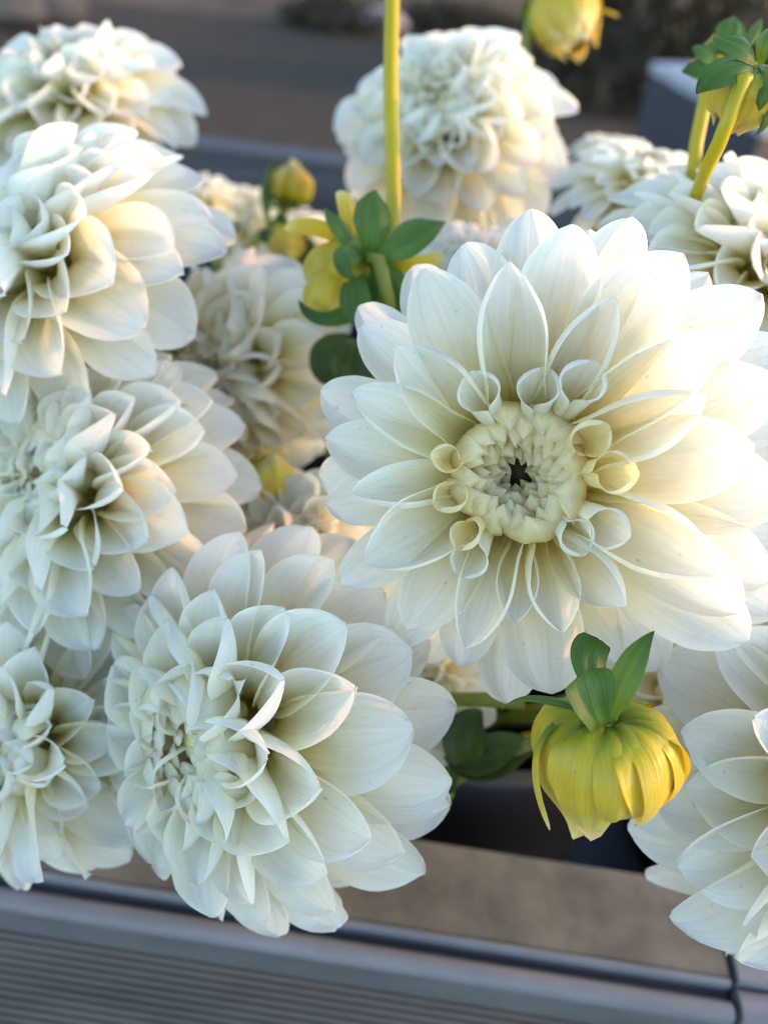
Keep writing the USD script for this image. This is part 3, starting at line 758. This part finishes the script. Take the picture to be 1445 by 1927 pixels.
d = .288
f0 = foot(at(650, 690, d))
leafy('dark green leaves in the shade under the bracted bud', [at(655, 640, d), at(665, 700, d + .004), f0 + np.array([0, 0, .2]), f0],
      [([at(660, 640, d), at(625, 655, d - .004), at(612, 690, d - .004), at(628, 722, d)], .014, cdir((-.3, .3, 1))),
       ([at(660, 645, d - .002), at(660, 670, d - .006), at(655, 700, d - .006), at(645, 735, d - .002)], .014, cdir((.1, .2, 1))),
       ([at(670, 650, d), at(690, 670, d - .003), at(700, 700, d - .003), at(702, 740, d)], .014, cdir((.4, .2, 1)))])
d = .262
f0 = foot(at(900, 1420, d))
leafy('dark green leaves and stem in shadow at the bucket rim, left of the hanging bud', [at(1010, 1395, d), at(960, 1420, d), at(880, 1450, d + .004), at(840, 1490, d + .03), f0 + np.array([0, 0, .18]), f0],
      [([at(880, 1450, d), at(870, 1410, d - .004), at(880, 1370, d - .004), at(905, 1338, d)], .015, cdir((-.2, .3, 1))),
       ([at(990, 1400, d), at(940, 1410, d - .004), at(890, 1430, d - .003), at(835, 1425, d)], .013, cdir((0, .6, 1))),
       ([at(1005, 1415, d - .002), at(950, 1440, d - .004), at(900, 1455, d - .004), at(850, 1440, d)], .010, cdir((0, .9, .6))),
       ([at(860, 1440, d), at(850, 1455, d - .003), at(838, 1475, d - .003), at(820, 1498, d)], .008, cdir((-.2, .5, 1)))])
d = .255
f0 = foot(at(820, 1330, d))
leafy('pale green stem lying below the large dahlia', [at(985, 1322, d - .01), at(900, 1316, d - .004), at(825, 1318, d), at(770, 1380, d + .02), f0 + np.array([0, 0, .18]), f0], [], .0024)


# ------------------------------------------------------------------ far things
def box_mesh(o, e1, e2, h):
    o, e1, e2 = map(np.asarray, (o, e1, e2))
    up = np.array([0, 0, h])
    v = np.array([o, o + e1, o + e1 + e2, o + e2]); v = np.vstack([v, v + up])
    m = trimesh.Trimesh(v).convex_hull
    return m


zb = 1.13
c0 = plane_z(1226, 116, zb)
e1 = plane_z(1445, 235, zb) - c0
e2 = unit(np.array([-e1[1], e1[0], 0])) * .3
if e2[1] < 0:
    e2 = -e2
e2 = np.array([.22, .14, 0])
bx = thing('storage_box', [c0[0], c0[1], .80], 'dark navy storage box with a pale lid behind the right hand flowers', 'storage box')
obj('body', box_mesh(np.array([c0[0], c0[1], .80]) + unit(e1 + e2) * .008, e1 * .97, e2 * .97, zb - .80 - .022), M_NAVY, bx, 25)
obj('lid', box_mesh(np.array([c0[0], c0[1], zb - .02]), e1, e2, .02), M_BOXLID, bx, 25)


def rock(px, py, zz, w, h, label, seed, mat, depth_y=None):
    p = plane_z(px, py, zz)
    m = trimesh.creation.icosphere(4, 1.0)
    n = meshkit.fbm(m.vertices * 1.6 + seed * 9.1, 4, seed)
    m.vertices *= (.75 + .5 * n)[:, None]
    m.apply_scale([w / 2, w / 2.4, h / 2]); m.apply_translation([p[0], p[1], zz + h * .3])
    t = obj('rock', m, mat, None, 30)
    tag(t, label, 'rock')


def bush(px, py, zz, w, h, label, seed, n=1500, leaf=.09):
    rng = np.random.default_rng(seed)
    p = plane_z(px, py, zz)
    t = thing('shrub', [p[0], p[1], zz], label, 'shrub')
    dirs = unit(rng.normal(size=(n, 3))); dirs[:, 2] = np.abs(dirs[:, 2])
    clump = .55 + .6 * meshkit.fbm(dirs * 2.2 + seed, 3, seed)
    rad = rng.uniform(.35, 1, n) ** .5 * clump
    c = p + dirs * rad[:, None] * np.array([w / 2, w / 2.2, h]) + np.array([0, 0, h * .06])
    a, b = unit(rng.normal(size=(n, 3))), rng.normal(size=(n, 3))
    b = unit(b - (b * a).sum(1, keepdims=True) * a)
    s = leaf * rng.uniform(.5, 1.3, n)[:, None]
    v = np.stack([c - a * s, c + b * s * .45, c + a * s, c - b * s * .45], 1).reshape(-1, 3)
    i = np.arange(n)[:, None] * 4
    tag(obj('foliage', (v, np.vstack([i + [0, 1, 2], i + [0, 2, 3]])), M_SHRUB, t, False), kind='stuff')
    for k in range(5):
        e = p + np.array([rng.normal() * w * .25, rng.normal() * w * .2, h * .7])
        obj('branch', tube([p - np.array([0, 0, .05]), .5 * (p + e) + rng.normal(size=3) * .05 * w, e], .05, .01, n=8, nu=6), M_WOOD, t, True)


rock(695, 58, .0, 1.05, .40, 'pale rounded rock at the far edge of the road beside the tall stem', 3, M_ROCK)
rock(105, 34, .1, .7, .34, 'grey rock on the brown bank, right one at the top left corner', 4, M_ROCK2)
rock(25, 32, .1, .8, .34, 'grey rock on the brown bank at the far left top corner', 5, M_ROCK2)
bush(640, 52, .0, 2.1, .42, 'low dark shrub behind the pale rock at the road edge', 1, n=1200, leaf=.08)
bush(880, 62, .0, 2.6, .42, 'low dark shrub along the road edge behind the round dahlia', 2, n=1500, leaf=.08)
bush(1180, 190, .0, 3.0, 1.6, 'dark olive shrub beyond the road behind the top right bud', 3, n=4000, leaf=.08)
bush(1420, 160, .0, 3.4, 2.0, 'large dark olive shrub filling the top right corner', 4, n=5000, leaf=.09)
